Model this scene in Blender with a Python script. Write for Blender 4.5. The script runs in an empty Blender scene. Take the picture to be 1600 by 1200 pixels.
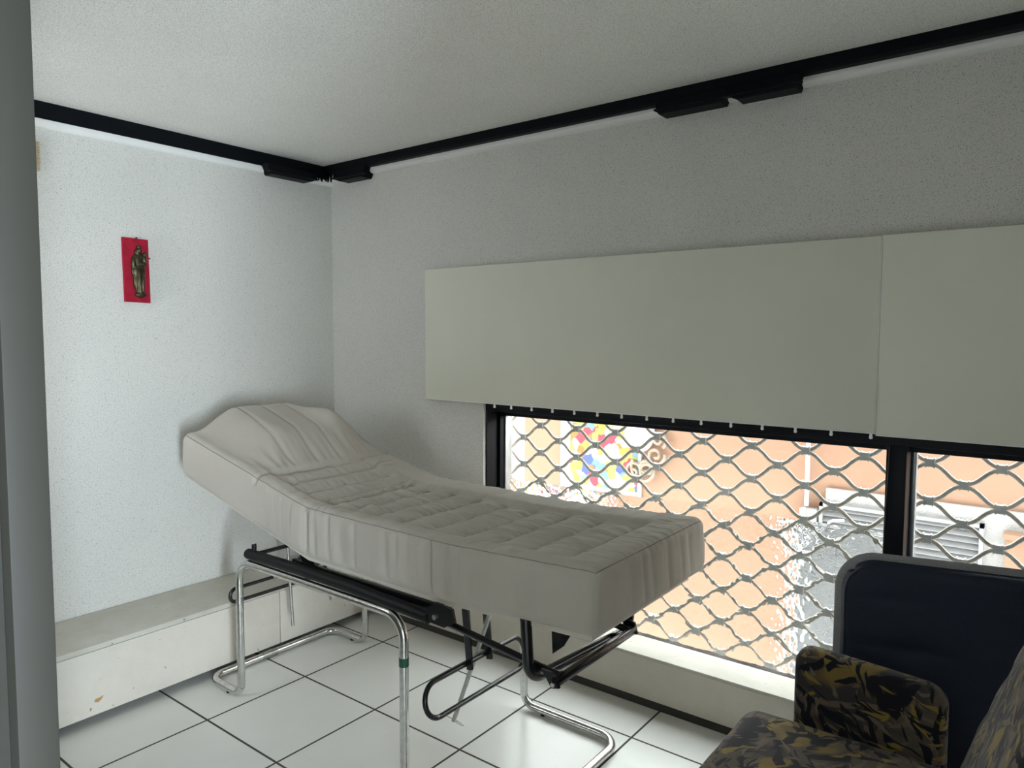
import bpy, bmesh, math, random
from mathutils import Vector, Matrix, noise
random.seed(7)
C = bpy.context.scene.collection
PI = math.pi

# ------------------------------------------------------------------ object helpers
def obj(name, bm, mat, parent=None, smooth=True, angle=40):
    me = bpy.data.meshes.new(name)
    bmesh.ops.recalc_face_normals(bm, faces=bm.faces[:])
    bm.to_mesh(me); bm.free()
    o = bpy.data.objects.new(name, me)
    C.objects.link(o)
    if mat: me.materials.append(mat)
    if smooth:
        me.polygons.foreach_set('use_smooth', [True] * len(me.polygons))
        if angle < 180:
            try: me.set_sharp_from_angle(angle=math.radians(angle))
            except Exception: pass
    if parent:
        o.parent = parent
        o.matrix_parent_inverse = Matrix.Translation(-parent_world(parent))
    return o

def parent_world(p):
    v = p.location.copy()
    while p.parent:
        p = p.parent
        v = Vector((0, 0, 0)) + p.location if p.type == 'EMPTY' else v
    return v

def tag(o, label, cat, group=None):
    o['label'] = label; o['category'] = cat
    if group: o['group'] = group
    return o

def thing(name, label, cat, loc, group=None):
    o = bpy.data.objects.new(name, None); C.objects.link(o)
    o.empty_display_size = 0.05
    o.location = loc
    return tag(o, label, cat, group)

def part(name, bm, mat, parent, **k):
    """mesh modelled in world coordinates and parented without moving"""
    o = obj(name, bm, mat, None, **k)
    o.parent = parent
    off = Vector((0, 0, 0)); p = parent
    while p: off += p.location; p = p.parent
    for v in o.data.vertices: v.co -= off
    return o

def struct(name, bm, mat, **k):
    o = obj(name, bm, mat, **k); o['kind'] = 'structure'; return o

# ------------------------------------------------------------------ mesh helpers
def box(bm, lo, hi, bev=0.0, seg=2):
    r = bmesh.ops.create_cube(bm, size=1.0)
    vs = r['verts']
    for v in vs:
        v.co = Vector([(lo[i] + hi[i]) / 2 + v.co[i] * (hi[i] - lo[i]) for i in range(3)])
    if bev > 0:
        es = list({e for v in vs for e in v.link_edges})
        bmesh.ops.bevel(bm, geom=es, offset=bev, segments=seg, affect='EDGES', profile=0.5)
    return bm

def BM(): return bmesh.new()

def boxm(lo, hi, bev=0.0, seg=2): return box(BM(), lo, hi, bev, seg)

def fillet(pts, rad, n=8, closed=False):
    pts = [Vector(p) for p in pts]; out = []
    N = len(pts)
    for i, p in enumerate(pts):
        if not closed and i in (0, N - 1): out.append(p); continue
        a = pts[i - 1] - p; b = pts[(i + 1) % N] - p
        la, lb = a.length, b.length; a.normalize(); b.normalize()
        ang = a.angle(b)
        if ang > PI - 0.02: out.append(p); continue
        r = rad[i] if isinstance(rad, (list, tuple)) else rad
        t = min(r / math.tan(ang / 2), la * 0.49, lb * 0.49)
        r = t * math.tan(ang / 2)
        bis = (a + b).normalized(); cen = p + bis * (r / math.sin(ang / 2))
        s, e = p + a * t - cen, p + b * t - cen
        ax = s.cross(e).normalized(); tot = s.angle(e)
        for k in range(n + 1):
            out.append(cen + Matrix.Rotation(tot * k / n, 3, ax) @ s)
    return out

def tube(bm, pts, r, seg=14, closed=False, cap=True, flat=None):
    """sweep a circle (or an ellipse r x flat, second axis towards world z) along pts"""
    pts = [Vector(p) for p in pts]; N = len(pts)
    rings = []; prev = None
    for i in range(N):
        if closed: t = pts[(i + 1) % N] - pts[i - 1]
        elif i == 0: t = pts[1] - pts[0]
        elif i == N - 1: t = pts[-1] - pts[-2]
        else: t = pts[i + 1] - pts[i - 1]
        t.normalize()
        if prev is None:
            ref = Vector((0, 0, 1)) if abs(t.z) < 0.9 else Vector((0, 1, 0))
            u = t.cross(ref).normalized()
        else:
            u = (prev - t * prev.dot(t))
            if u.length < 1e-6: u = t.cross(Vector((0, 1, 0)))
            u.normalize()
        prev = u; w = t.cross(u)
        rings.append([bm.verts.new(pts[i] + u * r * math.cos(2 * PI * k / seg) + w * (flat or r) * math.sin(2 * PI * k / seg)) for k in range(seg)])
    for i in range(N if closed else N - 1):
        A, B = rings[i], rings[(i + 1) % N]
        for k in range(seg):
            bm.faces.new((A[k], A[(k + 1) % seg], B[(k + 1) % seg], B[k]))
    if cap and not closed:
        bm.faces.new(rings[0][::-1]); bm.faces.new(rings[-1])
    return bm

def tubem(*a, **k): return tube(BM(), *a, **k)

def ball(bm, c, r, sc=(1, 1, 1), u=14, v=9):
    res = bmesh.ops.create_uvsphere(bm, u_segments=u, v_segments=v, radius=r)
    for w in res['verts']:
        w.co = Vector((c[0] + w.co.x * sc[0], c[1] + w.co.y * sc[1], c[2] + w.co.z * sc[2]))
    return bm

def prism(bm, poly, axis, a, b):
    """extrude a 2-D polygon along axis (0:x -> poly in yz, 1:y -> poly in xz, 2:z -> poly in xy)"""
    def P(q, t):
        if axis == 0: return (t, q[0], q[1])
        if axis == 1: return (q[0], t, q[1])
        return (q[0], q[1], t)
    A = [bm.verts.new(P(q, a)) for q in poly]; B = [bm.verts.new(P(q, b)) for q in poly]
    n = len(poly)
    for i in range(n): bm.faces.new((A[i], A[(i + 1) % n], B[(i + 1) % n], B[i]))
    bm.faces.new(A[::-1]); bm.faces.new(B)
    return bm

def roundbox(L, W, T, r, step, disp=None, warp=None):
    """dense rounded box on [0,L]x[0,W]x[0,T]; disp(p, n) moves a point along its normal, warp maps it to place"""
    bm = BM(); cache = {}
    def axis(Ln):
        n = max(6, int(round(Ln / step)))
        xs = [Ln * i / n for i in range(n + 1)]
        extra = [r * q for q in (0.08, 0.25, 0.5, 0.75, 1.0)]
        xs = [x for x in xs if x == 0 or x == Ln or (r * 1.05 < x < Ln - r * 1.05)]
        xs += extra + [Ln - e for e in extra]
        return sorted(set(round(x, 6) for x in xs))
    X, Y, Z = axis(L), axis(W), axis(T)
    S = (L, W, T)
    def V(p):
        key = tuple(round(c, 6) for c in p)
        if key in cache: return cache[key]
        p = Vector(p)
        inner = Vector([min(max(p[i], r), S[i] - r) for i in range(3)])
        d = p - inner; n = d.normalized() if d.length > 1e-9 else Vector((0, 0, 1))
        q = inner + n * r if d.length > 1e-9 else p
        if disp: q = q + n * disp(q, n)
        if warp: q = Vector(warp(q))
        v = bm.verts.new(q); cache[key] = v
        return v
    def sheet(A, B, f):
        for i in range(len(A) - 1):
            for j in range(len(B) - 1):
                vs = [V(f(A[i], B[j])), V(f(A[i + 1], B[j])), V(f(A[i + 1], B[j + 1])), V(f(A[i], B[j + 1]))]
                if len(set(vs)) == 4: bm.faces.new(vs)
    sheet(X, Y, lambda a, b: (a, b, 0)); sheet(X, Y, lambda a, b: (a, b, T))
    sheet(X, Z, lambda a, b: (a, 0, b)); sheet(X, Z, lambda a, b: (a, W, b))
    sheet(Y, Z, lambda a, b: (0, a, b)); sheet(Y, Z, lambda a, b: (L, a, b))
    return bm

def sstep(a, b, x):
    t = min(1, max(0, (x - a) / (b - a))); return t * t * (3 - 2 * t)

def lerp_tab(tab, x):
    if x <= tab[0][0]:
        (a, b), (c, d) = tab[0], tab[1]; return b + (d - b) * (x - a) / (c - a)
    for (a, b), (c, d) in zip(tab, tab[1:]):
        if x <= c: return b + (d - b) * (x - a) / (c - a)
    (a, b), (c, d) = tab[-2], tab[-1]; return b + (d - b) * (x - a) / (c - a)

def smooth_tab(tab, x, w=0.05):
    return sum(lerp_tab(tab, x + w * k / 3) for k in range(-3, 4)) / 7

def nz(x, y, z=0): return noise.noise(Vector((x, y, z)))

# ------------------------------------------------------------------ materials
class NT:
    def __init__(s, name):
        s.m = bpy.data.materials.new(name); s.m.use_nodes = True
        s.t = s.m.node_tree; s.b = s.t.nodes['Principled BSDF']; s.out = s.t.nodes['Material Output']
        s.tc = s.t.nodes.new('ShaderNodeTexCoord')
    def n(s, typ, **kw):
        d = s.t.nodes.new(typ)
        for k, v in kw.items():
            if k.startswith('i_'):
                key = k[2:].replace('_', ' ')
                d.inputs[int(key) if key.isdigit() else key].default_value = v
            else: setattr(d, k, v)
        return d
    def l(s, a, b): s.t.links.new(a, b)
    def mapping(s, scale=(1, 1, 1), rot=(0, 0, 0), coord='Object'):
        mp = s.n('ShaderNodeMapping'); mp.inputs['Scale'].default_value = scale; mp.inputs['Rotation'].default_value = rot
        s.l(s.tc.outputs[coord], mp.inputs['Vector']); return mp.outputs[0]
    def noise(s, vec, scale, detail=2, rough=.5, dist=0):
        d = s.n('ShaderNodeTexNoise'); d.inputs['Scale'].default_value = scale; d.inputs['Detail'].default_value = detail
        d.inputs['Roughness'].default_value = rough; d.inputs['Distortion'].default_value = dist
        s.l(vec, d.inputs['Vector']); return d
    def ramp(s, fac, stops, interp='LINEAR'):
        d = s.n('ShaderNodeValToRGB'); cr = d.color_ramp; cr.interpolation = interp
        while len(cr.elements) < len(stops): cr.elements.new(0.5)
        for e, (p, c) in zip(cr.elements, stops):
            e.position = p; e.color = (c, c, c, 1) if isinstance(c, (int, float)) else (*c, 1)
        s.l(fac, d.inputs[0]); return d.outputs[0]
    def mix(s, fac, a, b, blend='MIX'):
        d = s.n('ShaderNodeMix', data_type='RGBA', blend_type=blend)
        for sock, v in ((d.inputs[0], fac), (d.inputs[6], a), (d.inputs[7], b)):
            if hasattr(v, 'node'): s.l(v, sock)
            elif isinstance(v, (int, float)): sock.default_value = v
            else: sock.default_value = (*v, 1)
        return d.outputs[2]
    def math(s, op, a, b=None):
        d = s.n('ShaderNodeMath', operation=op)
        for i, v in enumerate((a, b)):
            if v is None: continue
            if hasattr(v, 'node'): s.l(v, d.inputs[i])
            else: d.inputs[i].default_value = v
        return d.outputs[0]
    def bump(s, h, strength=.3, dist=.01):
        d = s.n('ShaderNodeBump'); d.inputs['Strength'].default_value = strength; d.inputs['Distance'].default_value = dist
        s.l(h, d.inputs['Height']); s.l(d.outputs[0], s.b.inputs['Normal']); return d
    def set(s, col=None, rough=None, metal=None, spec=None):
        if col is not None:
            if hasattr(col, 'node'): s.l(col, s.b.inputs['Base Color'])
            else: s.b.inputs['Base Color'].default_value = (*col, 1)
        if rough is not None:
            if hasattr(rough, 'node'): s.l(rough, s.b.inputs['Roughness'])
            else: s.b.inputs['Roughness'].default_value = rough
        if metal is not None: s.b.inputs['Metallic'].default_value = metal
        if spec is not None: s.b.inputs['Specular IOR Level'].default_value = spec
        return s.m

def plain(name, col, rough=.5, metal=0., spec=.5, var=.06, scale=30, bump=0.):
    m = NT(name); v = m.mapping()
    n = m.noise(v, scale, 3)
    c = m.mix(m.ramp(n.outputs[0], [(.3, 0), (.7, 1)]), [x * (1 - var) for x in col], [min(1, x * (1 + var)) for x in col])
    if bump: m.bump(n.outputs[0], bump, .004)
    return m.set(c, rough, metal, spec)

def wallpaper(name, base, speck, amount=.62):
    m = NT(name); v = m.mapping()
    n1 = m.noise(v, 330, 2, .6); n2 = m.noise(v, 210, 2, .6); big = m.noise(v, 2.2, 3)
    s1 = m.ramp(n1.outputs[0], [(amount - .09, 0), (amount + .01, 1)])
    s2 = m.ramp(n2.outputs[0], [(amount + .01, 0), (amount + .07, 1)])
    c = m.mix(m.ramp(big.outputs[0], [(.35, 0), (.7, 1)]), base, [x * .95 for x in base])
    c = m.mix(m.math('MULTIPLY', s1, .55), c, speck)
    c = m.mix(m.math('MULTIPLY', s2, .6), c, [x * .8 for x in speck])
    m.bump(n2.outputs[0], .35, .003)
    return m.set(c, .85, 0, .25)

M = {}
M['wall'] = wallpaper('speckled_wallpaper', (.71, .70, .66), (.25, .25, .24))
M['ceil'] = wallpaper('speckled_ceiling_paper', (.84, .83, .79), (.38, .38, .36), .6)
M['plaster'] = plain('plain_plaster', (.24, .22, .19), .85)
M['grey_paint'] = plain('grey_door_paint', (.041, .039, .033), .6, spec=.25, var=.03, scale=6)
M['dark_paint'] = plain('dark_door_paint', (.035, .033, .028), .5)
M['black'] = plain('black_lacquer', (.003, .004, .006), .5, spec=.12)
M['black_frame'] = plain('black_window_paint', (.004, .006, .010), .4, spec=.2)
M['cove'] = plain('white_coving', (.78, .78, .76), .4, var=.02)
M['white_peg'] = plain('white_plastic', (.85, .85, .83), .4)
M['board'] = plain('off_white_board', (.74, .735, .635), .55, var=.025, scale=3)
M['chrome'] = plain('worn_chrome', (.62, .62, .60), .22, 1.0, var=.15, scale=60)
M['dull_metal'] = plain('dull_steel', (.42, .42, .40), .38, 1.0, var=.15, scale=50)
M['blk_tube'] = plain('black_enamel_tube', (.008, .009, .011), .22, spec=.5)
M['blk_plastic'] = plain('black_plastic', (.006, .007, .008), .5, spec=.25)
M['alu'] = plain('grey_aluminium_strip', (.62, .66, .68), .35, .6)
M['grille'] = plain('galvanised_grille', (.60, .55, .49), .8, .0, var=.15, scale=80)
M['clip'] = plain('grille_clip_zinc', (.62, .62, .60), .6, .0, var=.1, scale=80)
M['tape'] = plain('green_tape', (.012, .09, .055), .5)
M['cord'] = plain('dark_cord', (.05, .045, .04), .8)
M['navy'] = plain('navy_cloth', (.010, .016, .034), .62, spec=.35, var=.15, scale=200, bump=.15)
M['rim_light_grey'] = plain('painted_rim_cloth', (.26, .26, .27), .8, var=.1, scale=150)  # paler grey paints rim light onto the navy chair's side band
M['bronze'] = plain('dark_bronze', (.075, .062, .036), .4, .85, var=.3, scale=60)
M['wood_dark'] = plain('dark_wood', (.05, .03, .018), .45)
M['beige_slat'] = plain('beige_slat', (.62, .50, .30), .5)

def painted_box():
    m = NT('cream_painted_board'); v = m.mapping()
    n = m.noise(v, 9, 5, .65); f = m.noise(v, 60, 3)
    c = m.mix(m.ramp(n.outputs[0], [(.35, 0), (.75, 1)]), (.70, .655, .58), (.64, .595, .52))
    c = m.mix(m.ramp(f.outputs[0], [(.72, 0), (.76, 1)]), c, (.25, .2, .14))
    return m.set(c, .5, 0, .4)
M['cream'] = painted_box()

def lid_mat():
    m = NT('grimy_cream_lid'); v = m.mapping()
    n = m.noise(v, 7, 6, .7); f = m.noise(v, 45, 4, .6)
    c = m.mix(m.ramp(n.outputs[0], [(.3, 0), (.75, 1)]), (.62, .60, .53), (.50, .48, .41))
    c = m.mix(m.ramp(f.outputs[0], [(.68, 0), (.74, 1)]), c, (.18, .15, .11))
    return m.set(c, .55, 0, .4)
M['lid'] = lid_mat()

def tiles():
    m = NT('floor_tiles'); sep = m.n('ShaderNodeSeparateXYZ'); m.l(m.tc.outputs['Object'], sep.inputs[0])
    ds = []
    for k in (0, 1):
        q = m.math('DIVIDE', sep.outputs[k], .42); q = m.math('ADD', q, 50.5)
        q = m.math('FRACT', q); q = m.math('SUBTRACT', q, .5); q = m.math('ABSOLUTE', q); ds.append(q)
    d = m.math('MINIMUM', ds[0], ds[1])
    v = m.mapping(); n = m.noise(v, 2.5, 4); s = m.noise(v, 120, 2); bp = m.noise(v, 14, 3)
    base = m.mix(m.ramp(n.outputs[0], [(.3, 0), (.7, 1)]), (.80, .80, .76), (.74, .74, .70))
    base = m.mix(m.ramp(s.outputs[0], [(.70, 0), (.76, .5)]), base, (.35, .34, .31))
    g = m.ramp(d, [(.0085, 1), (.0120, 0)])
    c = m.mix(g, base, (.055, .05, .042))
    r = m.ramp(g, [(0, .24), (1, .9)])
    h = m.math('ADD', m.math('MULTIPLY', bp.outputs[0], .25), m.math('MULTIPLY', g, -1.0))
    m.bump(h, .25, .003)
    return m.set(c, r, 0, .5)
M['tile'] = tiles()

def cover_cloth():
    m = NT('cream_cotton_cover'); v = m.mapping()
    n = m.noise(v, 3, 4); w = m.noise(m.mapping((1, 1, 1)), 420, 2); f = m.noise(m.mapping((30, 200, 60)), 1, 3)
    c = m.mix(m.ramp(n.outputs[0], [(.35, 0), (.7, 1)]), (.51, .475, .415), (.465, .43, .375))
    h = m.math('ADD', m.math('MULTIPLY', w.outputs[0], .3), f.outputs[0])
    m.bump(h, .18, .004)
    m.b.inputs['Sheen Weight'].default_value = .15
    return m.set(c, .85, 0, .2)
M['cover'] = cover_cloth()

def brush_cloth():
    m = NT('brushstroke_fabric'); obj_ = m.tc.outputs['Object']
    dn = m.noise(obj_, 9, 2); sc = m.n('ShaderNodeVectorMath', operation='SCALE'); sc.inputs['Scale'].default_value = .06
    wv = m.n('ShaderNodeVectorMath', operation='ADD')
    m.l(dn.outputs['Color'], sc.inputs[0]); m.l(obj_, wv.inputs[0]); m.l(sc.outputs[0], wv.inputs[1])
    def strokes(cells, thin, long_, lo, seed, axis, amp=3.14):
        of = m.n('ShaderNodeVectorMath', operation='ADD'); of.inputs[1].default_value = (seed, seed * 1.7, seed * .6)
        m.l(wv.outputs[0], of.inputs[0])
        vo = m.n('ShaderNodeTexVoronoi'); vo.inputs['Scale'].default_value = cells; m.l(of.outputs[0], vo.inputs['Vector'])
        sp = m.n('ShaderNodeSeparateColor'); m.l(vo.outputs['Color'], sp.inputs[0])
        ro = m.n('ShaderNodeVectorRotate', rotation_type='AXIS_ANGLE'); ro.inputs['Axis'].default_value = axis
        m.l(of.outputs[0], ro.inputs['Vector']); m.l(m.math('MULTIPLY', sp.outputs[0], amp), ro.inputs['Angle'])
        mp = m.n('ShaderNodeMapping'); mp.inputs['Scale'].default_value = (thin, long_, long_); m.l(ro.outputs[0], mp.inputs['Vector'])
        n = m.noise(mp.outputs[0], 1, 1.5, .5)
        return m.ramp(n.outputs[0], [(lo, 0), (lo + .035, 1)])
    sel = m.noise(wv.outputs[0], 8, 2); sel2 = m.noise(obj_, 5, 2)
    col = m.mix(m.ramp(sel.outputs[0], [(.42, 0), (.5, 1)]), (.050, .044, .044), (.105, .082, .060))
    col = m.mix(m.ramp(sel2.outputs[0], [(.54, 0), (.60, 1)]), col, (.22, .15, .045))
    A, B = (.45, .75, .48), (.35, .6, -.72)
    col = m.mix(strokes(7, 55, 9, .56, 1.0, A), col, (.15, .115, .085))
    col = m.mix(strokes(8, 48, 8, .55, 4.0, B), col, (.012, .011, .016))
    col = m.mix(strokes(10, 60, 10, .60, 7.0, A), col, (.25, .175, .045))
    col = m.mix(strokes(6, 60, 7, .565, 11.0, A), col, (.010, .010, .015))
    col = m.mix(strokes(11, 75, 12, .64, 14.0, B), col, (.16, .13, .10))
    f = m.noise(obj_, 350, 2)
    m.bump(f.outputs[0], .2, .003)
    m.b.inputs['Sheen Weight'].default_value = .12
    return m.set(col, .8, 0, .2)
M['brush'] = brush_cloth()

def red_cloth():
    m = NT('red_velvet'); v = m.mapping(); n = m.noise(v, 35, 4)
    c = m.mix(m.ramp(n.outputs[0], [(.35, 0), (.7, 1)]), (.40, .014, .036), (.29, .009, .028))
    return m.set(c, .8, 0, .2)
M['red'] = red_cloth()

def glass_mat():
    m = NT('clear_window_glass'); t = m.t
    tr = m.n('ShaderNodeBsdfTransparent'); tr.inputs[0].default_value = (.95, .97, .96, 1)
    gl = m.n('ShaderNodeBsdfGlossy'); gl.inputs['Roughness'].default_value = .02
    mx = m.n('ShaderNodeMixShader'); mx.inputs[0].default_value = .05
    m.l(tr.outputs[0], mx.inputs[1]); m.l(gl.outputs[0], mx.inputs[2]); m.l(mx.outputs[0], m.out.inputs[0])
    t.nodes.remove(m.b); return m.m
M['glass'] = glass_mat()

def hammered():
    m = NT('hammered_clear_plastic'); v = m.mapping()
    vo = m.n('ShaderNodeTexVoronoi', feature='SMOOTH_F1'); vo.inputs['Scale'].default_value = 46
    vo.inputs['Smoothness'].default_value = .35
    m.l(v, vo.inputs['Vector'])
    bp = m.n('ShaderNodeBump'); bp.inputs['Strength'].default_value = .7; bp.inputs['Distance'].default_value = .006
    m.l(vo.outputs['Distance'], bp.inputs['Height'])
    rf = m.n('ShaderNodeBsdfRefraction'); rf.inputs['IOR'].default_value = 1.22; rf.inputs['Roughness'].default_value = .03
    rf.inputs[0].default_value = (.97, .98, .98, 1)
    gl = m.n('ShaderNodeBsdfGlossy'); gl.inputs['Roughness'].default_value = .08
    m.l(bp.outputs[0], rf.inputs['Normal']); m.l(bp.outputs[0], gl.inputs['Normal'])
    mx = m.n('ShaderNodeMixShader'); mx.inputs[0].default_value = .04
    m.l(rf.outputs[0], mx.inputs[1]); m.l(gl.outputs[0], mx.inputs[2]); m.l(mx.outputs[0], m.out.inputs[0])
    m.t.nodes.remove(m.b); return m.m
M['hammered'] = hammered()

def stucco(name, a, b, bump=.5):
    m = NT(name); v = m.mapping(); n = m.noise(v, 1.6, 4); f = m.noise(v, 90, 3, .6)
    c = m.mix(m.ramp(n.outputs[0], [(.3, 0), (.7, 1)]), a, b)
    m.bump(f.outputs[0], bump, .01)
    return m.set(c, .9, 0, .2)
M['orange'] = stucco('orange_render', (.275, .162, .108), (.26, .15, .10), .25)
M['white_stucco'] = stucco('white_stucco', (.37, .36, .345), (.33, .32, .305), .8)
M['white_wall'] = stucco('white_render', (.45, .45, .45), (.42, .42, .43), .3)
M['paving'] = stucco('pale_paving', (.6, .58, .56), (.5, .49, .47), .4)
M['vent_grey'] = plain('grey_louvre', (.22, .22, .22), .5)
M['pale_grey'] = plain('pale_grey_box', (.32, .31, .29), .6)
M['lilac'] = plain('pale_lilac_face', (.36, .32, .38), .5)
M['ornament'] = plain('cream_carving', (.22, .165, .12), .6, var=.35, scale=25)

def mural_mat():
    m = NT('abstract_colour_patches'); v = m.mapping()
    dn = m.noise(v, 9, 2); wv = m.n('ShaderNodeVectorMath', operation='ADD')
    sc = m.n('ShaderNodeVectorMath', operation='SCALE'); sc.inputs['Scale'].default_value = .09
    m.l(dn.outputs['Color'], sc.inputs[0]); m.l(v, wv.inputs[0]); m.l(sc.outputs[0], wv.inputs[1])
    vo = m.n('ShaderNodeTexVoronoi'); vo.inputs['Scale'].default_value = 15; m.l(wv.outputs[0], vo.inputs['Vector'])
    sep = m.n('ShaderNodeSeparateColor'); m.l(vo.outputs['Color'], sep.inputs[0])
    c = m.ramp(sep.outputs[0], [(0, (.34, .33, .30)), (.20, (.30, .23, .04)), (.38, (.26, .03, .05)), (.50, (.36, .36, .34)),
                               (.60, (.05, .07, .18)), (.70, (.26, .28, .06)), (.82, (.10, .17, .20)), (.91, (.28, .11, .025))], 'CONSTANT')
    return m.set(c, .6, 0, .3)
M['mural'] = mural_mat()

# ------------------------------------------------------------------ the room
XW, YW, ZC = -.612, 1.07, 2.228
XE, YN = 3.6, -1.06           # end wall, near wall (doorway side)
b = BM(); box(b, (XW - .2, YN - .06, -.1), (XE + .2, YW + .02, 0)); box(b, (1.30, -2.9, -.1), (XE + .2, YN - .06, 0))
struct('floor', b, M['tile'], smooth=False)
b = BM(); box(b, (XW - .2, YN - .06, ZC), (XE + .2, YW + .2, ZC + .1)); box(b, (1.30, -2.9, ZC), (XE + .2, YN - .06, ZC + .1))
struct('ceiling', b, M['ceil'], smooth=False)
struct('wall_left', boxm((XW - .15, YN - .06, 0), (XW, YW + .19, ZC)), M['wall'], smooth=False)
# window wall: one opening from the sill up to the lintel
WX0, WX1, WZ0, WZ1 = .40, 3.40, .198, 1.10
b = BM()
box(b, (XW, YW, 0), (WX0, YW + .19, ZC)); box(b, (WX0, YW, WZ1), (WX1, YW + .19, ZC))
box(b, (WX0, YW, 0), (WX1, YW + .19, WZ0 - .012)); pass; box(b, (WX1, YW, 0), (XE + .2, YW + .19, ZC))
struct('wall_right', b, M['wall'], smooth=False)
struct('trim_5', boxm((.2, YW + .19, 0), (3.5, YW + .29, .095)), M['plaster'], smooth=False)
struct('wall_sky_block', boxm((-5, YW + .0, ZC + .1), (9, YW + .19, ZC + 6.1)), M['white_wall'], smooth=False)   # unseen storeys above, added to shade the facade opposite
# the end wall with an unseen hall window, added for the left wall's light patch
b = BM()
EY0, EY1, EZ0, EZ1 = -2.10, -1.50, .20, 1.45
for y0, y1, z0, z1 in ((-2.9, EY0, 0, ZC), (EY0, EY1, 0, EZ0), (EY0, EY1, EZ1, ZC), (EY1, YW, 0, ZC)):
    box(b, (XE, y0, z0), (XE + .2, y1, z1))
struct('wall_end', b, M['plaster'], smooth=False)
# doorway wall and the hall the photograph was taken from
JX = 1.563
b = BM()
NX0, NX1, NZ0, NZ1 = -.45, -.07, 1.05, 1.75       # unseen window added in the near wall to light the room's left
for x0, x1, z0, z1 in ((XW, NX0, 0, ZC), (NX0, NX1, 0, NZ0), (NX0, NX1, NZ1, ZC), (NX1, 1.44, 0, ZC), (1.44, 2.75, 2.08, ZC), (2.75, XE, 0, ZC)):
    box(b, (x0, YN - .06, z0), (x1, YN + .03, z1))
struct('wall_near', b, M['plaster'], smooth=False)
b = BM(); box(b, (1.30, -3.0, 0), (XE + .2, -2.9, ZC)); box(b, (1.30, -2.9, 0), (1.38, YN - .06, ZC))
struct('wall_hall', b, M['plaster'], smooth=False)
# door frame: grey stop, dark rebate, black strike plate
b = BM()
box(b, (1.44, YN, 0), (JX, YN + .038, 2.05), .002)
d1 = struct('door_1', b, M['grey_paint'])
rb = part('rebate', boxm((1.44, YN - .075, 0), (JX - .022, YN, 2.05), .001), M['dark_paint'], d1)
sp = part('strike_plate', boxm((JX - .022, YN - .045, .985), (JX - .0195, YN - .02, 1.035), .001), M['blk_plastic'], d1)

# black cornice strips and white coving
b = BM(); prism(b, [(1.005, 2.228), (1.005, 2.196), (1.012, 2.186), (1.07, 2.186), (1.07, 2.228)], 0, XW, 3.6)
struct('trim_1', b, M['black'], smooth=False)
b = BM(); prism(b, [(XW, 2.228), (-.590, 2.228), (-.590, 2.172), (-.594, 2.167), (XW, 2.167)], 1, -1.03, 1.005)
struct('trim_2', b, M['black'], smooth=False)
def cove_poly(a, s, zt, zb, d):
    pts = [(a, zt), (a + s * d, zt)]
    for k in range(7):
        t = k / 6 * PI / 2
        pts.append((a + s * d * math.cos(t), zt - .008 - (zt - .008 - zb) * math.sin(t)))
    return pts
b = BM(); prism(b, cove_poly(1.07, -1, 2.186, 2.162, .032), 0, XW, 3.6); struct('trim_3', b, M['cove'])
b = BM(); prism(b, cove_poly(XW, 1, 2.167, 2.138, .016), 1, -1.03, 1.07); struct('trim_4', b, M['cove'])

# black hanging bracket trays under the cornice
def bracket(axis, a, c, wall, out, zt, zb, label, ends=(1, 1)):
    L = abs(c - a)
    t = thing('rail_bracket', label, 'bracket', ((a + c) / 2, wall, zb) if axis == 0 else (wall, (a + c) / 2, zb), 'black brackets under the cornice')
    def P(s, d, z): return (s, wall + out * d, z) if axis == 0 else (wall + out * d, s, z)
    sg = 1 if c > a else -1
    e0, e1 = .028 * sg * ends[0], .028 * sg * ends[1]
    bm = BM()
    rows = [(.004, zt, 0), (.074, zt, 0), (.078, zb + .012, 0), (.066, zb, 1), (.004, zb, 1)]
    A = [bm.verts.new(P(a + e0 * k, d, z)) for d, z, k in rows]; B = [bm.verts.new(P(c - e1 * k, d, z)) for d, z, k in rows]
    n = len(rows)
    for i in range(n): bm.faces.new((A[i], A[(i + 1) % n], B[(i + 1) % n], B[i]))
    bm.faces.new(A[::-1]); bm.faces.new(B)
    part('tray', bm, M['black'], t, smooth=False)
    bm = BM(); lo = P(a - .006 * sg, .06, zb + .010); hi = P(c + .006 * sg, .083, zb + .016)
    box(bm, [min(x, y) for x, y in zip(lo, hi)], [max(x, y) for x, y in zip(lo, hi)], .002)
    part('lip', bm, M['black'], t, smooth=False)
    return t
bracket(0, -.50, -.275, YW, -1, 2.190, 2.140, 'black bracket on the window wall right beside the room corner')
bracket(0, 1.235, 1.482, YW, -1, 2.190, 2.150, 'left one of the two touching black brackets above the white panels', (.25, .7))
bracket(0, 1.487, 1.715, YW, -1, 2.190, 2.148, 'right one of the two touching black brackets above the white panels', (1, .5))
bracket(1, .655, .925, XW, 1, 2.172, 2.128, 'black bracket on the left wall near the room corner')
# ragged black tape in the corner
bm = BM()
for k in range(11):
    s = k / 10
    x, y = (-.555 + .02 * s, .93 + .14 * (1 - abs(2 * s - 1)) * .6)
    ln = .018 + .016 * random.random()
    prism(bm, [(x - .010, 2.19), (x + .010, 2.19), (x + .003, 2.168 - ln), (x - .004, 2.170 - ln)], 1, y, y + .003)
tag(obj('torn_tape', bm, M['black'], smooth=False), 'torn black tape hanging in the ceiling corner between two brackets', 'tape')

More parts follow.
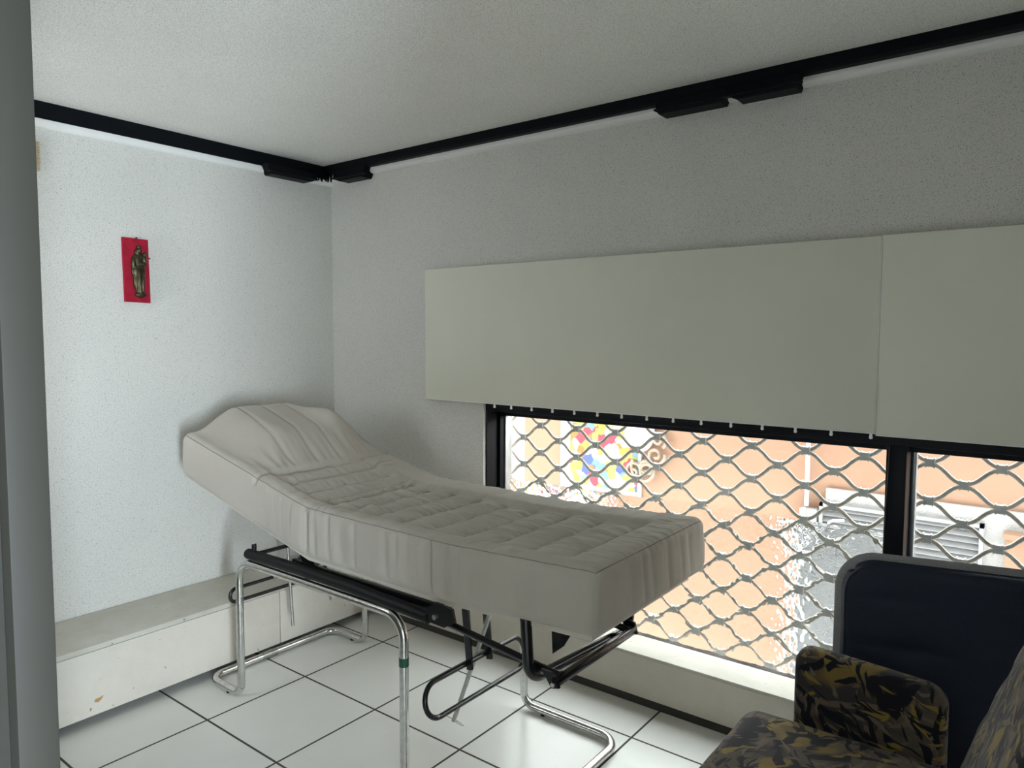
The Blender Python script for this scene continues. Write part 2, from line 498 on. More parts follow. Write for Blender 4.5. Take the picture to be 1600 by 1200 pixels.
# ------------------------------------------------------------------ boxed casings along the walls
XB, ZB = -.285, .288
t = thing('pipe_casing', 'long low cream boxed casing along the left wall behind the bed', 'casing', ((XW + XB) / 2, .0, .02))
part('front_panel', boxm((XB - .016, -1.02, .034), (XB, .500, ZB - .022), .002), M['cream'], t)
part('front_panel', boxm((XB - .016, .5045, .034), (XB, 1.045, ZB - .022), .002), M['cream'], t)
part('lid', boxm((XW + .003, -1.02, ZB - .020), (XB + .003, 1.045, ZB), .003), M['lid'], t)
part('plinth', boxm((XW + .01, -1.0, .0), (XB - .07, 1.04, .04)), M['dark_paint'], t)
bm = BM(); prism(bm, [(-.262, .083), (-.249, .077), (-.238, .083), (-.229, .096), (-.243, .0925), (-.256, .092)], 0, XB, XB + .0006)
ch = part('paint_chip', bm, plain('bare_wood_chip', (.45, .24, .09), .7), t, smooth=False); ch['label'] = 'small bare wood chip in the paint'
t = thing('sill_casing', 'low cream boxed sill running under the window', 'casing', (1.4, 1.1, .02))
part('front_panel', boxm((-.27, 1.050, .034), (3.58, 1.066, .198 - .004), .002), M['cream'], t)
part('ledge', boxm((-.27, 1.049, .185), (3.58, 1.216, .199), .003), M['lid'], t)
part('plinth', boxm((-.27, 1.058, .0), (3.58, 1.0685, .034)), M['dark_paint'], t)

# ------------------------------------------------------------------ window
YG = 1.215
bm = BM()
fr = BM()
box(fr, (WX0 - .0, 1.085, WZ0), (WX0 + .008, 1.255, WZ1), .001)            # left jamb lining
box(fr, (WX0 + .008, 1.16, WZ0), (WX0 + .022, 1.24, WZ1), .002)
box(fr, (WX0, 1.085, 1.060), (WX1, 1.255, WZ1), .001)                      # head
box(fr, (WX0, 1.16, 1.034), (WX1, 1.24, 1.060), .002)
box(fr, (WX1 - .03, 1.085, WZ0), (WX1, 1.255, WZ1), .001)
box(fr, (WX0, 1.205, WZ0 - .01), (WX1, 1.24, WZ0 + .0022), .0005)
w1 = struct('window_1', fr, M['black_frame'])
part('mullion', boxm((1.972, 1.10, WZ0), (2.028, 1.24, 1.06), .003), M['black_frame'], w1)
part('gasket', boxm((WX0 + .022, 1.19, WZ0), (WX0 + .030, 1.235, 1.034), .002), M['alu'], w1)
part('gasket', tubem([(2.036, 1.195, WZ0), (2.036, 1.195, 1.034)], .009), M['alu'], w1)
part('reveal_edge', boxm((WX0 - .006, 1.0705, WZ0), (WX0 - .0003, 1.085, WZ1 - .001), .001), M['cove'], w1)
part('pane', boxm((WX0 + .026, 1.216, WZ0 + .004), (1.974, 1.220, 1.04)), M['glass'], w1, smooth=False)
part('pane', boxm((2.026, 1.216, WZ0 + .004), (WX1 - .02, 1.220, 1.04)), M['glass'], w1, smooth=False)
bm = BM()
vs = [bm.verts.new(p) for p in ((.398 + .012, 1.198, .2), (1.968, 1.198, .2), (1.968, 1.198, .765), (.41, 1.198, .748))]
bm.faces.new(vs)
bmesh.ops.solidify(bm, geom=bm.faces[:], thickness=0)
bm.free(); bm = BM()
vs = [bm.verts.new(p) for p in ((.41, 1.198, .2), (1.968, 1.198, .2), (1.968, 1.198, .765), (.41, 1.198, .748))]
bm.faces.new(vs)
tag(obj('textured_sheet', bm, M['hammered'], smooth=False), 'clear hammered plastic sheet leaning on the lower half of the window', 'plastic sheet')
tag(obj('pull_cord', tubem([(1.982, 1.092, 1.075), (1.980, 1.092, .95), (1.977, 1.092, .85), (1.976, 1.092, .72), (1.977, 1.092, .203)], .0016, 6), M['cord']),
    'thin dark cord hanging in front of the window mullion', 'cord')

# white panels above the window, small white pegs along the lower edge
PEG = [.489, .578, .683, .785, .888, .992, 1.096, 1.199, 1.302, 1.406, 1.511, 1.616, 1.721, 1.828, 1.940]
t = thing('blind_panel', 'wide off-white flat panel over the window with small pegs below', 'panel', (1.02, 1.04, 1.39))
part('board', boxm((.088, 1.030, 1.100), (1.9500, 1.046, 1.681), .002), M['board'], t)
part('edge_strip', boxm((.088, 1.0285, 1.0965), (1.9500, 1.047, 1.1005), .001), M['cove'], t)
for x in PEG:
    bm = BM(); tube(bm, [(x, 1.036, 1.101), (x, 1.036, 1.086)], .0042, 8); ball(bm, (x, 1.036, 1.085), .0055, u=8, v=6)
    part('peg', bm, M['white_peg'], t)
for x in (.3, 1.1, 1.8): part('spacer', boxm((x, 1.046, 1.55), (x + .04, 1.0695, 1.6)), M['board'], t)
t = thing('blind_panel', 'off-white flat panel to the right of the vertical joint', 'panel', (2.3, 1.04, 1.39))
part('board', boxm((1.9535, 1.030, 1.095), (3.45, 1.046, 1.683), .002), M['board'], t)
part('edge_strip', boxm((1.9505, 1.0280, 1.0955), (1.9535, 1.046, 1.683), .0008), M['cove'], t)
part('edge_strip', boxm((1.9535, 1.0285, 1.0915), (3.45, 1.047, 1.0955), .001), M['cove'], t)
for x in (2.1, 2.6): part('spacer', boxm((x, 1.046, 1.55), (x + .04, 1.0695, 1.6)), M['board'], t)

# ------------------------------------------------------------------ security grille outside the glass
GY = 1.30; P0, PW, PH = .735, .19, .0615
gr = thing('security_grille', 'grey wavy diamond security grille outside the window', 'grille', (1.5, GY, .15))
part('edge_post', boxm((.352, GY - .012, .095), (.372, GY + .012, 1.16), .002), M['grille'], gr)
def strand_z(j, x): return .9555 - PH * j + (1 if j % 2 == 0 else -1) * (.0305 - .0045) * math.sin(1.1 * math.cos(2 * PI * (x - P0) / PW)) / math.sin(1.1)
for j in range(-2, 14):
    bm = BM(); pts = []
    for k in range(241):
        x = .362 + (3.42 - .362) * k / 240; pts.append((x, GY, strand_z(j, x)))
    tube(bm, pts, .0058, 8, flat=.0072)
    part('strand', bm, M['grille'], gr)
nodes = []
for i in range(-3, 29):
    x = P0 + PW / 2 * i
    if x > 3.4 or x < .38: continue
    for k in range(-2, 8):
        z = .9863 - 2 * PH * k - (PH if i % 2 else 0)
        if .16 < z < 1.09: nodes.append((x, z))
def clip_bm(bm, x, z):
    box(bm, (x - .0115, GY - .009, z - .0135), (x + .0115, GY + .009, z + .0135), .002)
    for s in (-1, 1): box(bm, (x + s * .0115 - .0018, GY - .010, z - .016), (x + s * .0115 + .0018, GY + .010, z + .016))
    return bm
nodes.sort(key=lambda q: -q[0] * 1.0 - (10 if q[1] > .55 and q[0] < 2.4 else 0) + (20 if q[0] > 2.4 else 0))
for x, z in nodes[:100]: part('clip', clip_bm(BM(), x, z), M['clip'], gr, smooth=False)
bm = BM()
for x, z in nodes[100:]: clip_bm(bm, x, z)
o = part('clips', bm, M['clip'], gr, smooth=False); o['kind'] = 'stuff'

# ------------------------------------------------------------------ the street side
OY = 3.2
bd = thing('orange_building', 'orange rendered building across the alley seen through the grille', 'building', (2.5, OY + 1, -2.6))
part('facade', boxm((-.955, OY, -2.6), (7.5, OY + 2, 1.3)), M['orange'], bd, smooth=False)
bm = BM(); prism(bm, [(1.30, .488), (2.9, .480), (2.9, -2.6), (1.21, -2.6), (1.21, .30), (1.30, .33)], 1, OY - .03, OY + .01)
part('stucco_base', bm, M['white_stucco'], bd, smooth=False)
tag(obj('rain_pipe', tubem([(1.196, OY - .046, .37), (1.196, OY - .046, 1.3)], .013), M['white_wall']), 'thin white pipe running down the orange wall outside', 'pipe')
wb = thing('white_building', 'white building beyond the left end of the orange wall', 'building', (-3, 5.5, -2.6))
part('facade', boxm((-9, 5.25, -2.6), (-.9, 6.9, 1.3)), M['white_wall'], wb, smooth=False)
vt = thing('louvre_vent', 'grey louvred vent in the white stucco outside the right pane', 'vent', (1.7, OY - .05, -.3))
bm = BM(); vx0, vx1, vz0, vz1 = 1.275, 2.095, -.75, .405
for lo, hi in (((vx0, vz1 - .02), (vx1, vz1)), ((vx0, vz0), (vx1, vz0 + .02)), ((vx0, vz0), (vx0 + .02, vz1)), ((vx1 - .02, vz0), (vx1, vz1))):
    box(bm, (lo[0], OY - .07, lo[1]), (hi[0], OY - .03, hi[1]))
part('frame', bm, M['vent_grey'], vt, smooth=False)
bm = BM(); z = vz0 + .03
while z < vz1 - .03:
    prism(bm, [(OY - .066, z), (OY - .036, z + .026), (OY - .034, z + .024), (OY - .064, z - .003)], 0, vx0 + .02, vx1 - .02); z += .034
part('slats', bm, M['vent_grey'], vt, smooth=False)
part('backing', boxm((vx0 + .02, OY - .034, vz0 + .02), (vx1 - .02, OY - .031, vz1 - .02)), M['grille'], vt, smooth=False)
mb = thing('junction_box', 'small grey box with looped white cable at the foot of the white pipe', 'box', (1.22, OY - .05, .24))
part('box', boxm((1.165, OY - .08, .245), (1.262, OY - .03, .36), .004), M['pale_grey'], mb)
pts = [(1.196, OY - .09, .37)] + [(1.196 + .07 * (1 - math.cos(a)), OY - .09, .30 - .075 * math.sin(a)) for a in [PI * k / 12 for k in range(13)]] + [(1.36, OY - .09, .315), (1.42, OY - .09, .325)]
part('cable', tubem(pts, .008, 8), M['white_wall'], mb)
ob = thing('orange_ledge', 'orange ledge block right of the louvred vent outside', 'block', (2.6, OY - .1, 0))
part('block', boxm((2.19, OY - .10, -.6), (3.1, OY - .031, .355), .004), M['orange'], ob)
part('cap', boxm((2.18, OY - .12, .355), (3.1, OY - .03, .385), .004), M['orange'], ob)
po = thing('display_board', 'tall white board with abstract colour patches on the orange wall', 'board', (-.22, OY - .02, 0))
part('board', boxm((-.60, OY - .025, -2.0), (.075, OY - .002, .98), .003), M['white_wall'], po)
part('picture', boxm((-.51, OY - .029, .29), (.05, OY - .025, .92)), M['mural'], po, smooth=False)
pm = thing('carved_mirror', 'pale lilac oval mirror in a cream carved scroll frame outside', 'mirror', (.1, OY - .06, .4))
bm = BM(); ball(bm, (.075, OY - .048, .72), .12, (.95, .12, 1.15), 24, 14); part('oval_face', bm, M['lilac'], pm)
def spiral(cx, cz, r0, r1, a0, turns, n=40):
    return [(cx + (r0 + (r1 - r0) * k / n) * math.cos(a0 + 2 * PI * turns * k / n), OY - .050, cz + (r0 + (r1 - r0) * k / n) * math.sin(a0 + 2 * PI * turns * k / n)) for k in range(n + 1)]
for a in ((.12, .47, .11, .02, 2.6, 1.3), (.20, .57, .07, .012, .2, -1.4), (.03, .44, .07, .015, 0.3, 1.2), (.22, .68, .06, .012, -1, 1.3), (.14, .46, .06, .01, -2, -1.2)):
    part('scroll', tubem(spiral(*a), .012, 8), M['ornament'], pm)
struct('ground', boxm((-12, 1.3, -2.75), (12, 9, -2.6)), M['paving'], smooth=False)

# ------------------------------------------------------------------ the couch
bed = thing('treatment_couch', 'tubular chrome couch with a quilted cream mattress and raised head end', 'couch', (.42, .465, 0))
Y0, Y1 = .128, .782
BOT = [(-.387, .818), (.375, .637), (1.0, .632), (1.54, .659)]
TOP = [(-.376, 1.0), (.414, .822), (1.05, .815), (1.536, .833)]
MX0, MX1, MT = -.386, 1.54, .18
SEAMS = [.115, .205, .295, .385, .425, .53, .645, .77, .895, 1.02, 1.145, 1.27, 1.40]
def bumpg(x, c, w): return math.exp(-((x - c) / w) ** 2)
FOLDS = [(.405, .011, .012), (.425, .008, .006), (.46, .012, .004), (.53, .012, .005), (.60, .02, .004), (.66, .012, .004), (.80, .015, .005), (.845, .012, .004),
         (.90, .015, .003), (.985, .010, .009), (1.06, .010, .006), (1.09, .012, .004), (1.2, .02, .003)]
FFOLDS = [(.30, .012, .003), (.37, .010, .006), (.42, .012, .003), (.52, .010, .006), (.60, .01, .003), (.66, .012, .004)]
def pillow(x, y):
    P = sstep(.125, -.09, x) ** .8
    q = sstep(.165, .37, y) * (1 - sstep(.60, .755, y))
    side = bumpg(x, -.11, .14) * sstep(.55, .66, y) * (1 - sstep(.72, .785, y)) * .055
    return P * q * .085 + side * P
def mat_disp(p, n):
    x, y, w = MX0 + p.x, Y0 + p.y, p.z
    d = 0.
    up = max(0., n.z)
    if n.z > .2:
        inner = sstep(.185, .215, y) * (1 - sstep(.615, .65, y)) * sstep(.10, .14, x) * (1 - sstep(1.405, 1.435, x))
        d -= .028 * inner * up
        prev = SEAMS[0]
        if inner > 0:
            for s in SEAMS[1:]:
                if prev <= x <= s:
                    f = (x - prev) / (s - prev); d += inner * .017 * (math.sin(PI * f) ** .5)
                    break
                prev = s
            d -= inner * .005 * bumpg(y, .47, .006)
            d += inner * (.007 * nz(x * 8, y * 52, 3) + .006 * nz(x * 12 + y * 20, y * 95, 8)) * (.5 if x < .4 else 1)
        rim = 1 - inner
        if x > .10: d += rim * ((.0035 * nz(x * 75, y * 9, 1) if x < 1.41 else .004 * nz(x * 12, y * 70, 1)) + .003 * nz(x * 24, y * 14, 5)) * up
        d += pillow(x, y) * up
        if x < .13:
            pm_ = sstep(.13, .08, x)
            for c in (.315, .425, .533):
                cc = c + .05 * sstep(.05, -.38, x) * (1 if c > .3 else 0)
                d -= .006 * bumpg(y, cc, .006) * pm_
            d += .005 * nz(x * 9, y * 40, 2) * bumpg(x, .08, .08) * (1 + 1.2 * bumpg(y, .24, .06) + bumpg(y, .62, .07))
            d -= .010 * bumpg(x, .118, .012)
    side = 1 - abs(n.z)
    if side > .25 and -.0 + abs(n.y) > .5:
        h = sstep(0, .03, w) * 1.0
        if n.y < 0:
            for c, wd, a in FOLDS:
                lean = (w - .09) * .12 * nz(c * 13, 1)
                d -= 1.9 * a * bumpg(x + lean, c, wd) * side * (.55 + .45 * sstep(.17, .05, abs(w - .1)))
        fade = sstep(.0, .3, x)
        d += side * (.0042 * nz(x * 30, w * 9, 4) + .0020 * nz(x * 85, w * 12, 6)) * (.25 + .75 * fade)
        d += side * .004 * math.sin(PI * min(1, max(0, w / MT)))
        d -= side * .0025 * bumpg(w, .016, .0035)
        d -= side * .002 * bumpg(w, .158, .003)
    if n.x > .5:
        for c, wd, a in FFOLDS: d -= a * bumpg(y + (w - .09) * .15, c, wd) * side
        d += side * (.004 * nz(y * 16, w * 7, 9) + .0008 * nz(y * 70, w * 8, 2))
        d -= side * .0025 * bumpg(w, .016, .0035)
    return d
def mat_warp(q):
    x = MX0 + q.x; f = q.z / MT
    zb, zt = smooth_tab(BOT, x, .05), smooth_tab(TOP, x, .05)
    return (x + .010 * (f - .5) * (1 if x < .2 else -.3), Y0 + q.y, zb + (zt - zb) * f)
bm = roundbox(MX1 - MX0, Y1 - Y0, MT, .034, .0066, mat_disp, mat_warp)
part('mattress', bm, M['cover'], bed, angle=180)
# base board under the mattress (head section and seat)
bm = BM()
prof = [(-.36, .806), (.375, .634), (1.0, .629), (1.50, .652)]
prism(bm, prof + [(x, z - .016) for x, z in prof[::-1]], 1, .17, .74)
part('base_board', bm, M['cream'], bed, smooth=False)

R = .0142; YNL, YFL, XL, XR, ZT = .16, .77, -.037, .848, .540
def leg(x, y, inward):
    p = fillet([(x + inward * .16, y, ZT), (x, y, ZT), (x, y, .018), (x - inward * .11, y, .018)], [0, .075, .045, 0], 10)
    return tubem(p, R, 16)
lg = {}
for (x, y, s) in ((XL, YNL, 1), (XL, YFL, 1), (XR, YNL, -1), (XR, YFL, -1)):
    lg[(x, y)] = part('leg', leg(x, y, s), M['chrome'], bed, angle=60)
for y in (YNL, YFL): part('top_tube', tubem([(XL + .158, y, ZT), (XR - .158, y, ZT)], R * .995, 16), M['chrome'], bed, angle=60)
for x0, x1 in ((XL - .108, -.262), (XR + .108, 1.252)):
    p = fillet([(x0, YNL, .018), (x1, YNL, .018), (x1, YFL, .018), (x0, YFL, .018)], .075, 10)
    fr_ = part('floor_runner', tubem(p, R * .995, 16), M['chrome'], bed, angle=60)
    ym = .43
    part('sleeve', tubem([(x1, ym - .035, .018), (x1, ym + .035, .018)], R * 1.12, 16), M['dull_metal'], fr_, angle=60)
    for y in (YNL, YFL):
        bm = BM(); bmesh.ops.create_cone(bm, cap_ends=True, segments=12, radius1=.009, radius2=.011, depth=.008, matrix=Matrix.Translation((x0 + (.02 if x0 < 0 else -.02), y, .0041)))
        part('foot_pad', bm, M['blk_plastic'], fr_)
bm = tubem([(XR, YNL, .388), (XR, YNL, .415)], R * 1.06, 16); g = part('tape', bm, M['tape'], lg[(XR, YNL)], angle=60); g['label'] = 'strip of green tape'
bm = tubem([(XL, YNL, .372), (XL, YNL, .40)], R * 1.05, 16); g = part('clear_tape', bm, M['dull_metal'], lg[(XL, YNL)], angle=60)
# black side rails with rounded cap and peg
for y in (YNL + .004, YFL - .004):
    rl = part('side_rail', tubem([(.022, y, .5745), (.3, y, .578), (.62, y, .576), (.95, y, .562)], .0175, 16, flat=.0195), M['blk_plastic'], bed, angle=60)
    bm = BM(); ball(bm, (.022, y, .5745), .0185, (.7, 1, 1)); part('end_cap', bm, M['blk_plastic'], rl)
    part('peg', tubem([(.058, y, .58), (.060, y, .612), (.058, y, .618)], .009, 10), M['blk_plastic'], rl)
# tilting under-frame: black bars, brackets and rods
for s, y in ((1, .205), (-1, .575)):
    part('tilt_bar', boxm((.24, y - .008, .565), (1.0, y + .008, .590), .003), M['blk_tube'], bed)
    part('support_arm', prism(BM(), [(.30, .585), (.34, .585), (.42, .628), (.28, .660), (.27, .648)], 1, y - .006, y + .006), M['blk_tube'], bed, smooth=False)
    part('link_bar', tubem([(.93, y - s * .02, .560), (1.385, y - s * .0, .500)], .0085, 10, flat=.0105), M['blk_tube'], bed, angle=60)
    part('hinge_plate', prism(BM(), [(.945, .555), (1.02, .552), (1.06, .575), (1.05, .612), (.99, .618), (.95, .595)], 1, y - s * .047 - .005, y - s * .047 + .004), M['blk_tube'], bed, smooth=False)
    part('bolt', tubem([(.985, y - s * .047 - s * .010, .575), (.985, y - s * .047 + s * .008, .575)], .008, 10), M['chrome'], bed)
    part('gusset', prism(BM(), [(1.32, .615), (1.405, .630), (1.36, .555), (1.325, .525)], 1, y + s * .05, y + s * .055), M['blk_tube'], bed, smooth=False)
part('foot_yoke', tubem(fillet([(1.300, .166, .645), (1.312, .166, .482), (1.345, .655, .468), (1.34, .655, .645)], .05, 10), .0155, 14), M['blk_tube'], bed, angle=60)
cb = part('cross_bar', boxm((1.380, .165, .484), (1.398, .605, .508), .004), M['blk_tube'], bed)
part('lug', prism(BM(), [(1.345, .520), (1.392, .520), (1.402, .484), (1.378, .478), (1.362, .50)], 1, .172, .180), M['blk_tube'], bed, smooth=False)
part('lug', prism(BM(), [(1.345, .520), (1.392, .520), (1.402, .484), (1.378, .478), (1.362, .50)], 1, .596, .604), M['blk_tube'], bed, smooth=False)
part('bolt', tubem([(1.389, .160, .494), (1.389, .175, .494)], .006, 10), M['chrome'], cb)
# flat links that carry the stirrup
for y in (.40, .50):
    part('link_bar', prism(BM(), [(.865, .555), (.895, .555), (.915, .305), (.893, .300)], 1, y - .004, y + .004), M['blk_tube'], bed, smooth=False)
part('link_bar', tubem([(.885, .19, .555), (.885, .735, .555)], .009, 10), M['blk_tube'], bed)
def stirrup(xc, yc, half, zt, zb, r, tilt):
    p = fillet([(xc - tilt, yc - half, zt), (xc - tilt, yc + half, zt), (xc + tilt, yc + half, zb), (xc + tilt, yc - half, zb)], .055, 10, closed=True)
    return tubem(p, r, 12, closed=True)
part('stirrup', stirrup(.9, .448, .25, .318, .212, .0085, .012), M['blk_tube'], bed, angle=60)
part('stirrup', stirrup(-.2, .45, .232, .372, .318, .0075, .0), M['blk_tube'], bed, angle=60)
part('link_bar', prism(BM(), [(-.19, .365), (-.165, .365), (.05, .565), (.02, .565)], 1, .455, .463), M['blk_tube'], bed, smooth=False)
part('link_bar', tubem([(.035, .175, .57), (.035, .755, .57)], .008, 10), M['blk_tube'], bed)
rd = part('push_rod', tubem([(.982, .462, .60), (.945, .462, .50), (.775, .462, .060)], .0075, 12), M['dull_metal'], bed, angle=60)
part('cotter_pin', tubem([(.745, .445, .080), (.775, .462, .066), (.800, .470, .060), (.812, .475, .050), (.800, .475, .046), (.782, .465, .058)], .0022, 6), M['dull_metal'], rd)
part('push_rod', tubem([(-.165, .452, .68), (-.148, .452, .49), (-.122, .452, .170)], .0065, 12), M['dull_metal'], bed, angle=60)
for x, y in ((.19, YNL), (.50, YNL), (.19, YFL), (.50, YFL)):
    part('bolt', tubem([(x, y, .536), (x, y + .004, .512)], .006, 8), M['chrome'], bed)

# ------------------------------------------------------------------ patterned armchair (lower right)
ac = thing('armchair', 'low armchair in dark ochre and brown brushstroke fabric beside the couch', 'armchair', (2.05, .25, 0))
def seat_disp(p, n):
    return max(0, n.z) * (.018 * math.sin(PI * min(1, max(0, p.x / .56))) * math.sin(PI * min(1, max(0, p.y / .70)))) + .0015 * nz(p.x * 20, p.y * 20, 1)
part('seat', roundbox(.56, .70, .17, .055, .02, seat_disp, lambda q: (1.755 + q.x, -.155 + q.y, .248 + q.z)), M['brush'], ac, angle=180)
def arm_outline():
    pts = fillet([(1.872, 0, .30), (1.872, 0, .592), (2.212, 0, .572), (2.214, 0, .30)], [0, .04, .05, 0], 8)
    return [(p.x, p.z) for p in pts]
def slab(outline, y0, y1, r, k=6):
    bm = BM(); n = len(outline)
    def inset(d):
        out = []
        for i, p in enumerate(outline):
            a, c = outline[i - 1], outline[(i + 1) % n]
            e1 = Vector((p[0] - a[0], p[1] - a[1])).normalized(); e2 = Vector((c[0] - p[0], c[1] - p[1])).normalized()
            nn = Vector((e1.y + e2.y, -(e1.x + e2.x)))
            nn.normalize(); out.append((p[0] + nn.x * d, p[1] + nn.y * d))
        return out
    loops = []
    for s in range(k + 1):
        t = s / k * PI / 2; loops.append((inset(r * (1 - math.sin(t))), y0 + r * (1 - math.cos(t))))
    for s in range(k + 1):
        t = s / k * PI / 2; loops.append((inset(r * (1 - math.cos(t))), y1 - r * (1 - math.sin(t))))
    rings = [[bm.verts.new((x, y, z)) for x, z in lp] for lp, y in loops]
    for A, B in zip(rings, rings[1:]):
        for i in range(n): bm.faces.new((A[i], A[(i + 1) % n], B[(i + 1) % n], B[i]))
    for ring in (rings[0], rings[-1]): bm.faces.new(ring)
    return bm
part('armrest', slab(arm_outline(), .548, .612, .022), M['brush'], ac, angle=50)
def back_warp(q):   # q.x thickness, q.y width, q.z height
    z = q.z; lean = .30 * z + .10 * max(0, z - .15) ** 1.5
    return (2.235 + q.x + lean, -.12 + q.y, .40 + z)
def back_disp(p, n):
    return .012 * math.sin(PI * min(1, max(0, p.y / .62))) * max(0, -n.x) + .004 * nz(p.y * 9, p.z * 22, 3) * max(0, -n.x)
part('backrest', roundbox(.13, .63, .50, .055, .018, back_disp, back_warp), M['brush'], ac, angle=180)
part('base', boxm((1.80, -.12, .06), (2.42, .53, .255), .01), M['dark_paint'], ac)
for x in (1.83, 2.36):
    for y in (-.09, .49): part('leg', tubem([(x, y, 0), (x, y, .065)], .018, 12), M['wood_dark'], ac)

# ------------------------------------------------------------------ navy folded chair behind it
nv = thing('navy_chair', 'tall navy blue tufted chair back with painted rim-light edging in front of the window', 'chair', (2.25, .80, 0))
RA = math.radians(13)
NO = Vector((1.948, .703, .10)); NU = Vector((math.cos(RA), math.sin(RA), 0)); NV = Vector((-math.sin(RA), math.cos(RA), 0))
def nav(a, b_, c): return NO + NU * a + NV * (b_ + .05 * c) + Vector((0, 0, c))
NL_, NH_, NT_ = .62, .686, .085
def navy_disp(p, n):
    f = max(0, -n.y); d = 0.
    if f > .3:
        for zz in (.25, .47, .60):
            d -= f * .006 * bumpg(p.z + .01 * nz(p.x * 6, zz * 9), zz, .010) * (.5 + .5 * sstep(.0, .1, nz(p.x * 5, zz * 7) + .25))
        for cx in (.17, .36, .53):
            for cz in (.25, .47): d -= f * .010 * math.exp(-(((p.x - cx) / .035) ** 2 + ((p.z - cz) / .03) ** 2))
        d += f * .010 * math.sin(PI * min(1, max(0, p.x / NL_))) + f * .004 * nz(p.x * 7, p.z * 10, 2)
    return d
RC = .085
def nav_round(q):
    x, z = q.x, q.z
    for cx, sg in ((RC, -1), (NL_ - RC, 1)):
        a, c = (x - cx) * sg, z - (NH_ - RC)
        if a > 0 and c > 0:
            k = max(a, c) / math.hypot(a, c); x = cx + sg * a * k; z = NH_ - RC + c * k
    return nav(x, q.y, z)
part('backrest', roundbox(NL_, NT_, NH_, .030, .0125, navy_disp, nav_round), M['navy'], nv, angle=180)
def nav_path(ins, y):
    return fillet([nav(ins, y, .02), nav(ins, y, NH_ - ins), nav(NL_ - ins, y, NH_ - ins), nav(NL_ - ins, y, .02)], RC - ins, 12)
part('piping', tubem(nav_path(.010, .010), .0045, 8), M['navy'], nv)
part('edge_band', tubem(nav_path(-.001, .040), .017, 12, flat=.0035), M['rim_light_grey'], nv)
part('folded_seat', roundbox(NL_ - .02, .10, .42, .03, .03, None, lambda q: nav(q.x + .01, NT_ + .004 + q.y, q.z + .0)), M['navy'], nv, angle=180)
for a in (.06, NL_ - .06):
    q = nav(a, .05, 0); part('leg', tubem([(q.x, q.y, 0), (q.x, q.y, .125)], .016, 12), M['wood_dark'], nv)

# ------------------------------------------------------------------ plaque on the left wall
pq = thing('plaque', 'narrow red cloth-covered plaque with bronze robed figure on left wall', 'plaque', (XW, .078, 1.515))
bm = BM(); prism(bm, [(.027, 1.772), (.127, 1.770), (.131, 1.514), (.031, 1.516)], 0, XW + .0008, XW + .014)
part('backing', bm, M['red'], pq, smooth=False)
for y, z in ((.082, 1.774), (.131, 1.695)): part('nail', tubem([(XW + .008, y, z), (XW + .018, y, z)], .0028, 8), M['wood_dark'], pq)
bm = BM(); X0 = XW + .016
def E(y, z, ry, rz, rx=.014, dx=0): ball(bm, (X0 + dx, y, z), 1, (rx, ry, rz), 20, 14)
E(.084, 1.722, .0105, .014, .012, .010)               # head
E(.084, 1.736, .011, .006, .011, .009)                # crown
E(.083, 1.712, .016, .022, .010, .004)                # veil
E(.083, 1.684, .028, .026, .014, .006)                # chest
E(.062, 1.672, .010, .026, .010, .008)                # right sleeve
E(.081, 1.640, .029, .034, .015, .006)
E(.083, 1.600, .024, .045, .014, .006)                # skirt
E(.087, 1.566, .018, .036, .013, .005)
E(.100, 1.655, .008, .05, .010, .004)                 # falling drape
E(.070, 1.600, .007, .045, .009, .009); E(.083, 1.585, .005, .045, .008, .016); E(.094, 1.59, .005, .045, .008, .014)
E(.087, 1.545, .024, .010, .015, .006)                # base
E(.104, 1.686, .010, .018, .011, .012)                # child body
E(.106, 1.709, .0075, .009, .008, .014)               # child head
E(.092, 1.668, .020, .007, .008, .018)                # forearm
fig = part('figure', bm, M['bronze'], pq, angle=180)
rm = fig.modifiers.new('Remesh', 'REMESH'); rm.mode = 'VOXEL'; rm.voxel_size = .0022; rm.use_smooth_shade = True
sm = fig.modifiers.new('Smooth', 'SMOOTH'); sm.factor = .5; sm.iterations = 3

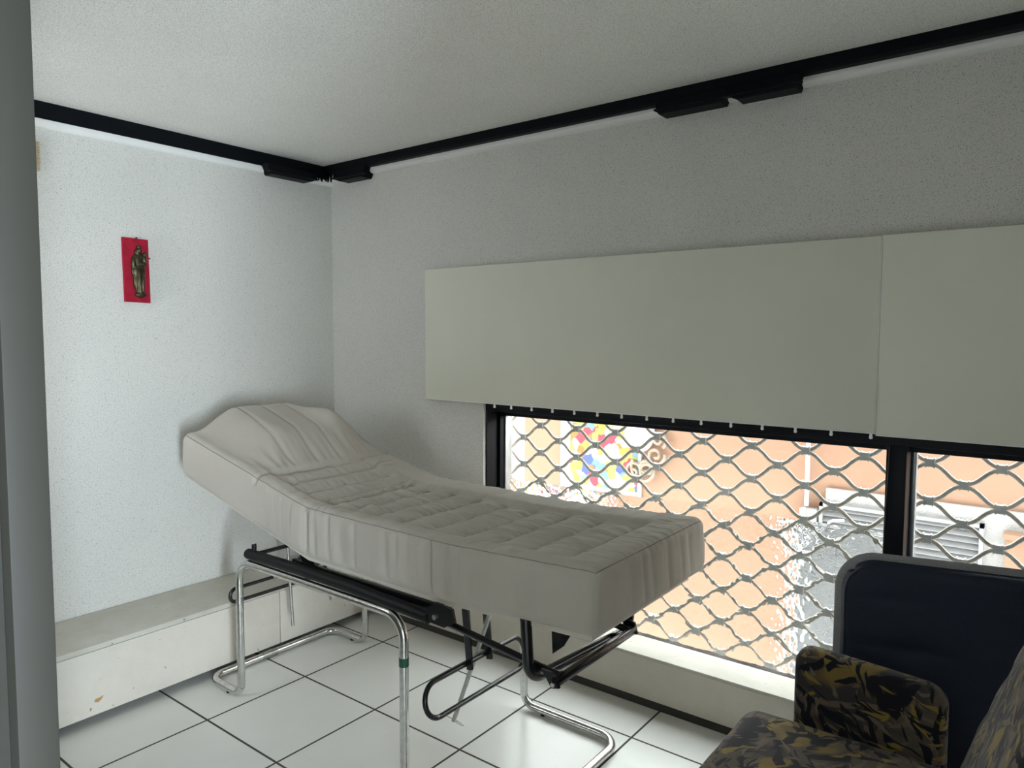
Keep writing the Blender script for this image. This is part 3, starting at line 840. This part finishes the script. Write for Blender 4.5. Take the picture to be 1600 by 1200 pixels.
# ridged beige panel beside the door frame
vn = thing('ridged_wall_vent', 'beige ridged vent on the left wall just beside the door frame', 'vent', (XW, -.32, 1.98))
part('backing', boxm((XW + .0005, -.40, 1.975), (XW + .008, -.262, 2.088)), M['beige_slat'], vn, smooth=False)
bm = BM()
for k in range(12):
    z = 1.978 + k * .009
    prism(bm, [(XW + .008, z), (XW + .018, z + .002), (XW + .008, z + .0065)], 1, -.40, -.254)
part('ridges', bm, M['beige_slat'], vn, smooth=False)

# ------------------------------------------------------------------ light and camera
w = bpy.data.worlds.new('sky'); bpy.context.scene.world = w; w.use_nodes = True
bg = w.node_tree.nodes['Background']; bg.inputs[0].default_value = (.93, .97, 1.0, 1); bg.inputs[1].default_value = 6.2
def area(name, loc, rot, sx, sy, power, col, spread=180):
    l = bpy.data.lights.new(name, 'AREA'); l.shape = 'RECTANGLE'; l.size = sx; l.size_y = sy; l.energy = power; l.color = col
    l.spread = math.radians(spread)
    o = bpy.data.objects.new(name, l); o.location = loc; o.rotation_euler = rot; C.objects.link(o); return o
area('added_hall_daylight', (XE + .30, -1.80, .82), (0, PI / 2, 0), 1.2, .34, 80, (.76, .90, 1.0), 160)  # added lamp outside the unseen hall window, makes the bluish wall patch


cd = bpy.data.cameras.new('camera'); cam = bpy.data.objects.new('camera', cd); C.objects.link(cam)
cd.sensor_width = 36; cd.lens = 1120.53 / 1600 * 36; cd.clip_start = .02
yaw, pitch, roll = -.6559, -.0667, .0037
f = Vector((math.sin(yaw) * math.cos(pitch), math.cos(yaw) * math.cos(pitch), math.sin(pitch)))
r0 = Vector((math.cos(yaw), -math.sin(yaw), 0)); u0 = r0.cross(f)
r_ = r0 * math.cos(roll) + u0 * math.sin(roll); u_ = -r0 * math.sin(roll) + u0 * math.cos(roll)
cam.matrix_world = Matrix(((r_.x, u_.x, -f.x, 2.389), (r_.y, u_.y, -f.y, -1.312), (r_.z, u_.z, -f.z, 1.384), (0, 0, 0, 1)))
sc = bpy.context.scene; sc.camera = cam
sc.view_settings.view_transform = 'Standard'; sc.view_settings.look = 'None'
sc.view_settings.exposure = 0.6; sc.view_settings.gamma = 1.0
sc.cycles.use_denoising = True
sc.cycles.sample_clamp_indirect = 6.0
sc.cycles.max_bounces = 12; sc.cycles.diffuse_bounces = 8; sc.cycles.transparent_max_bounces = 12
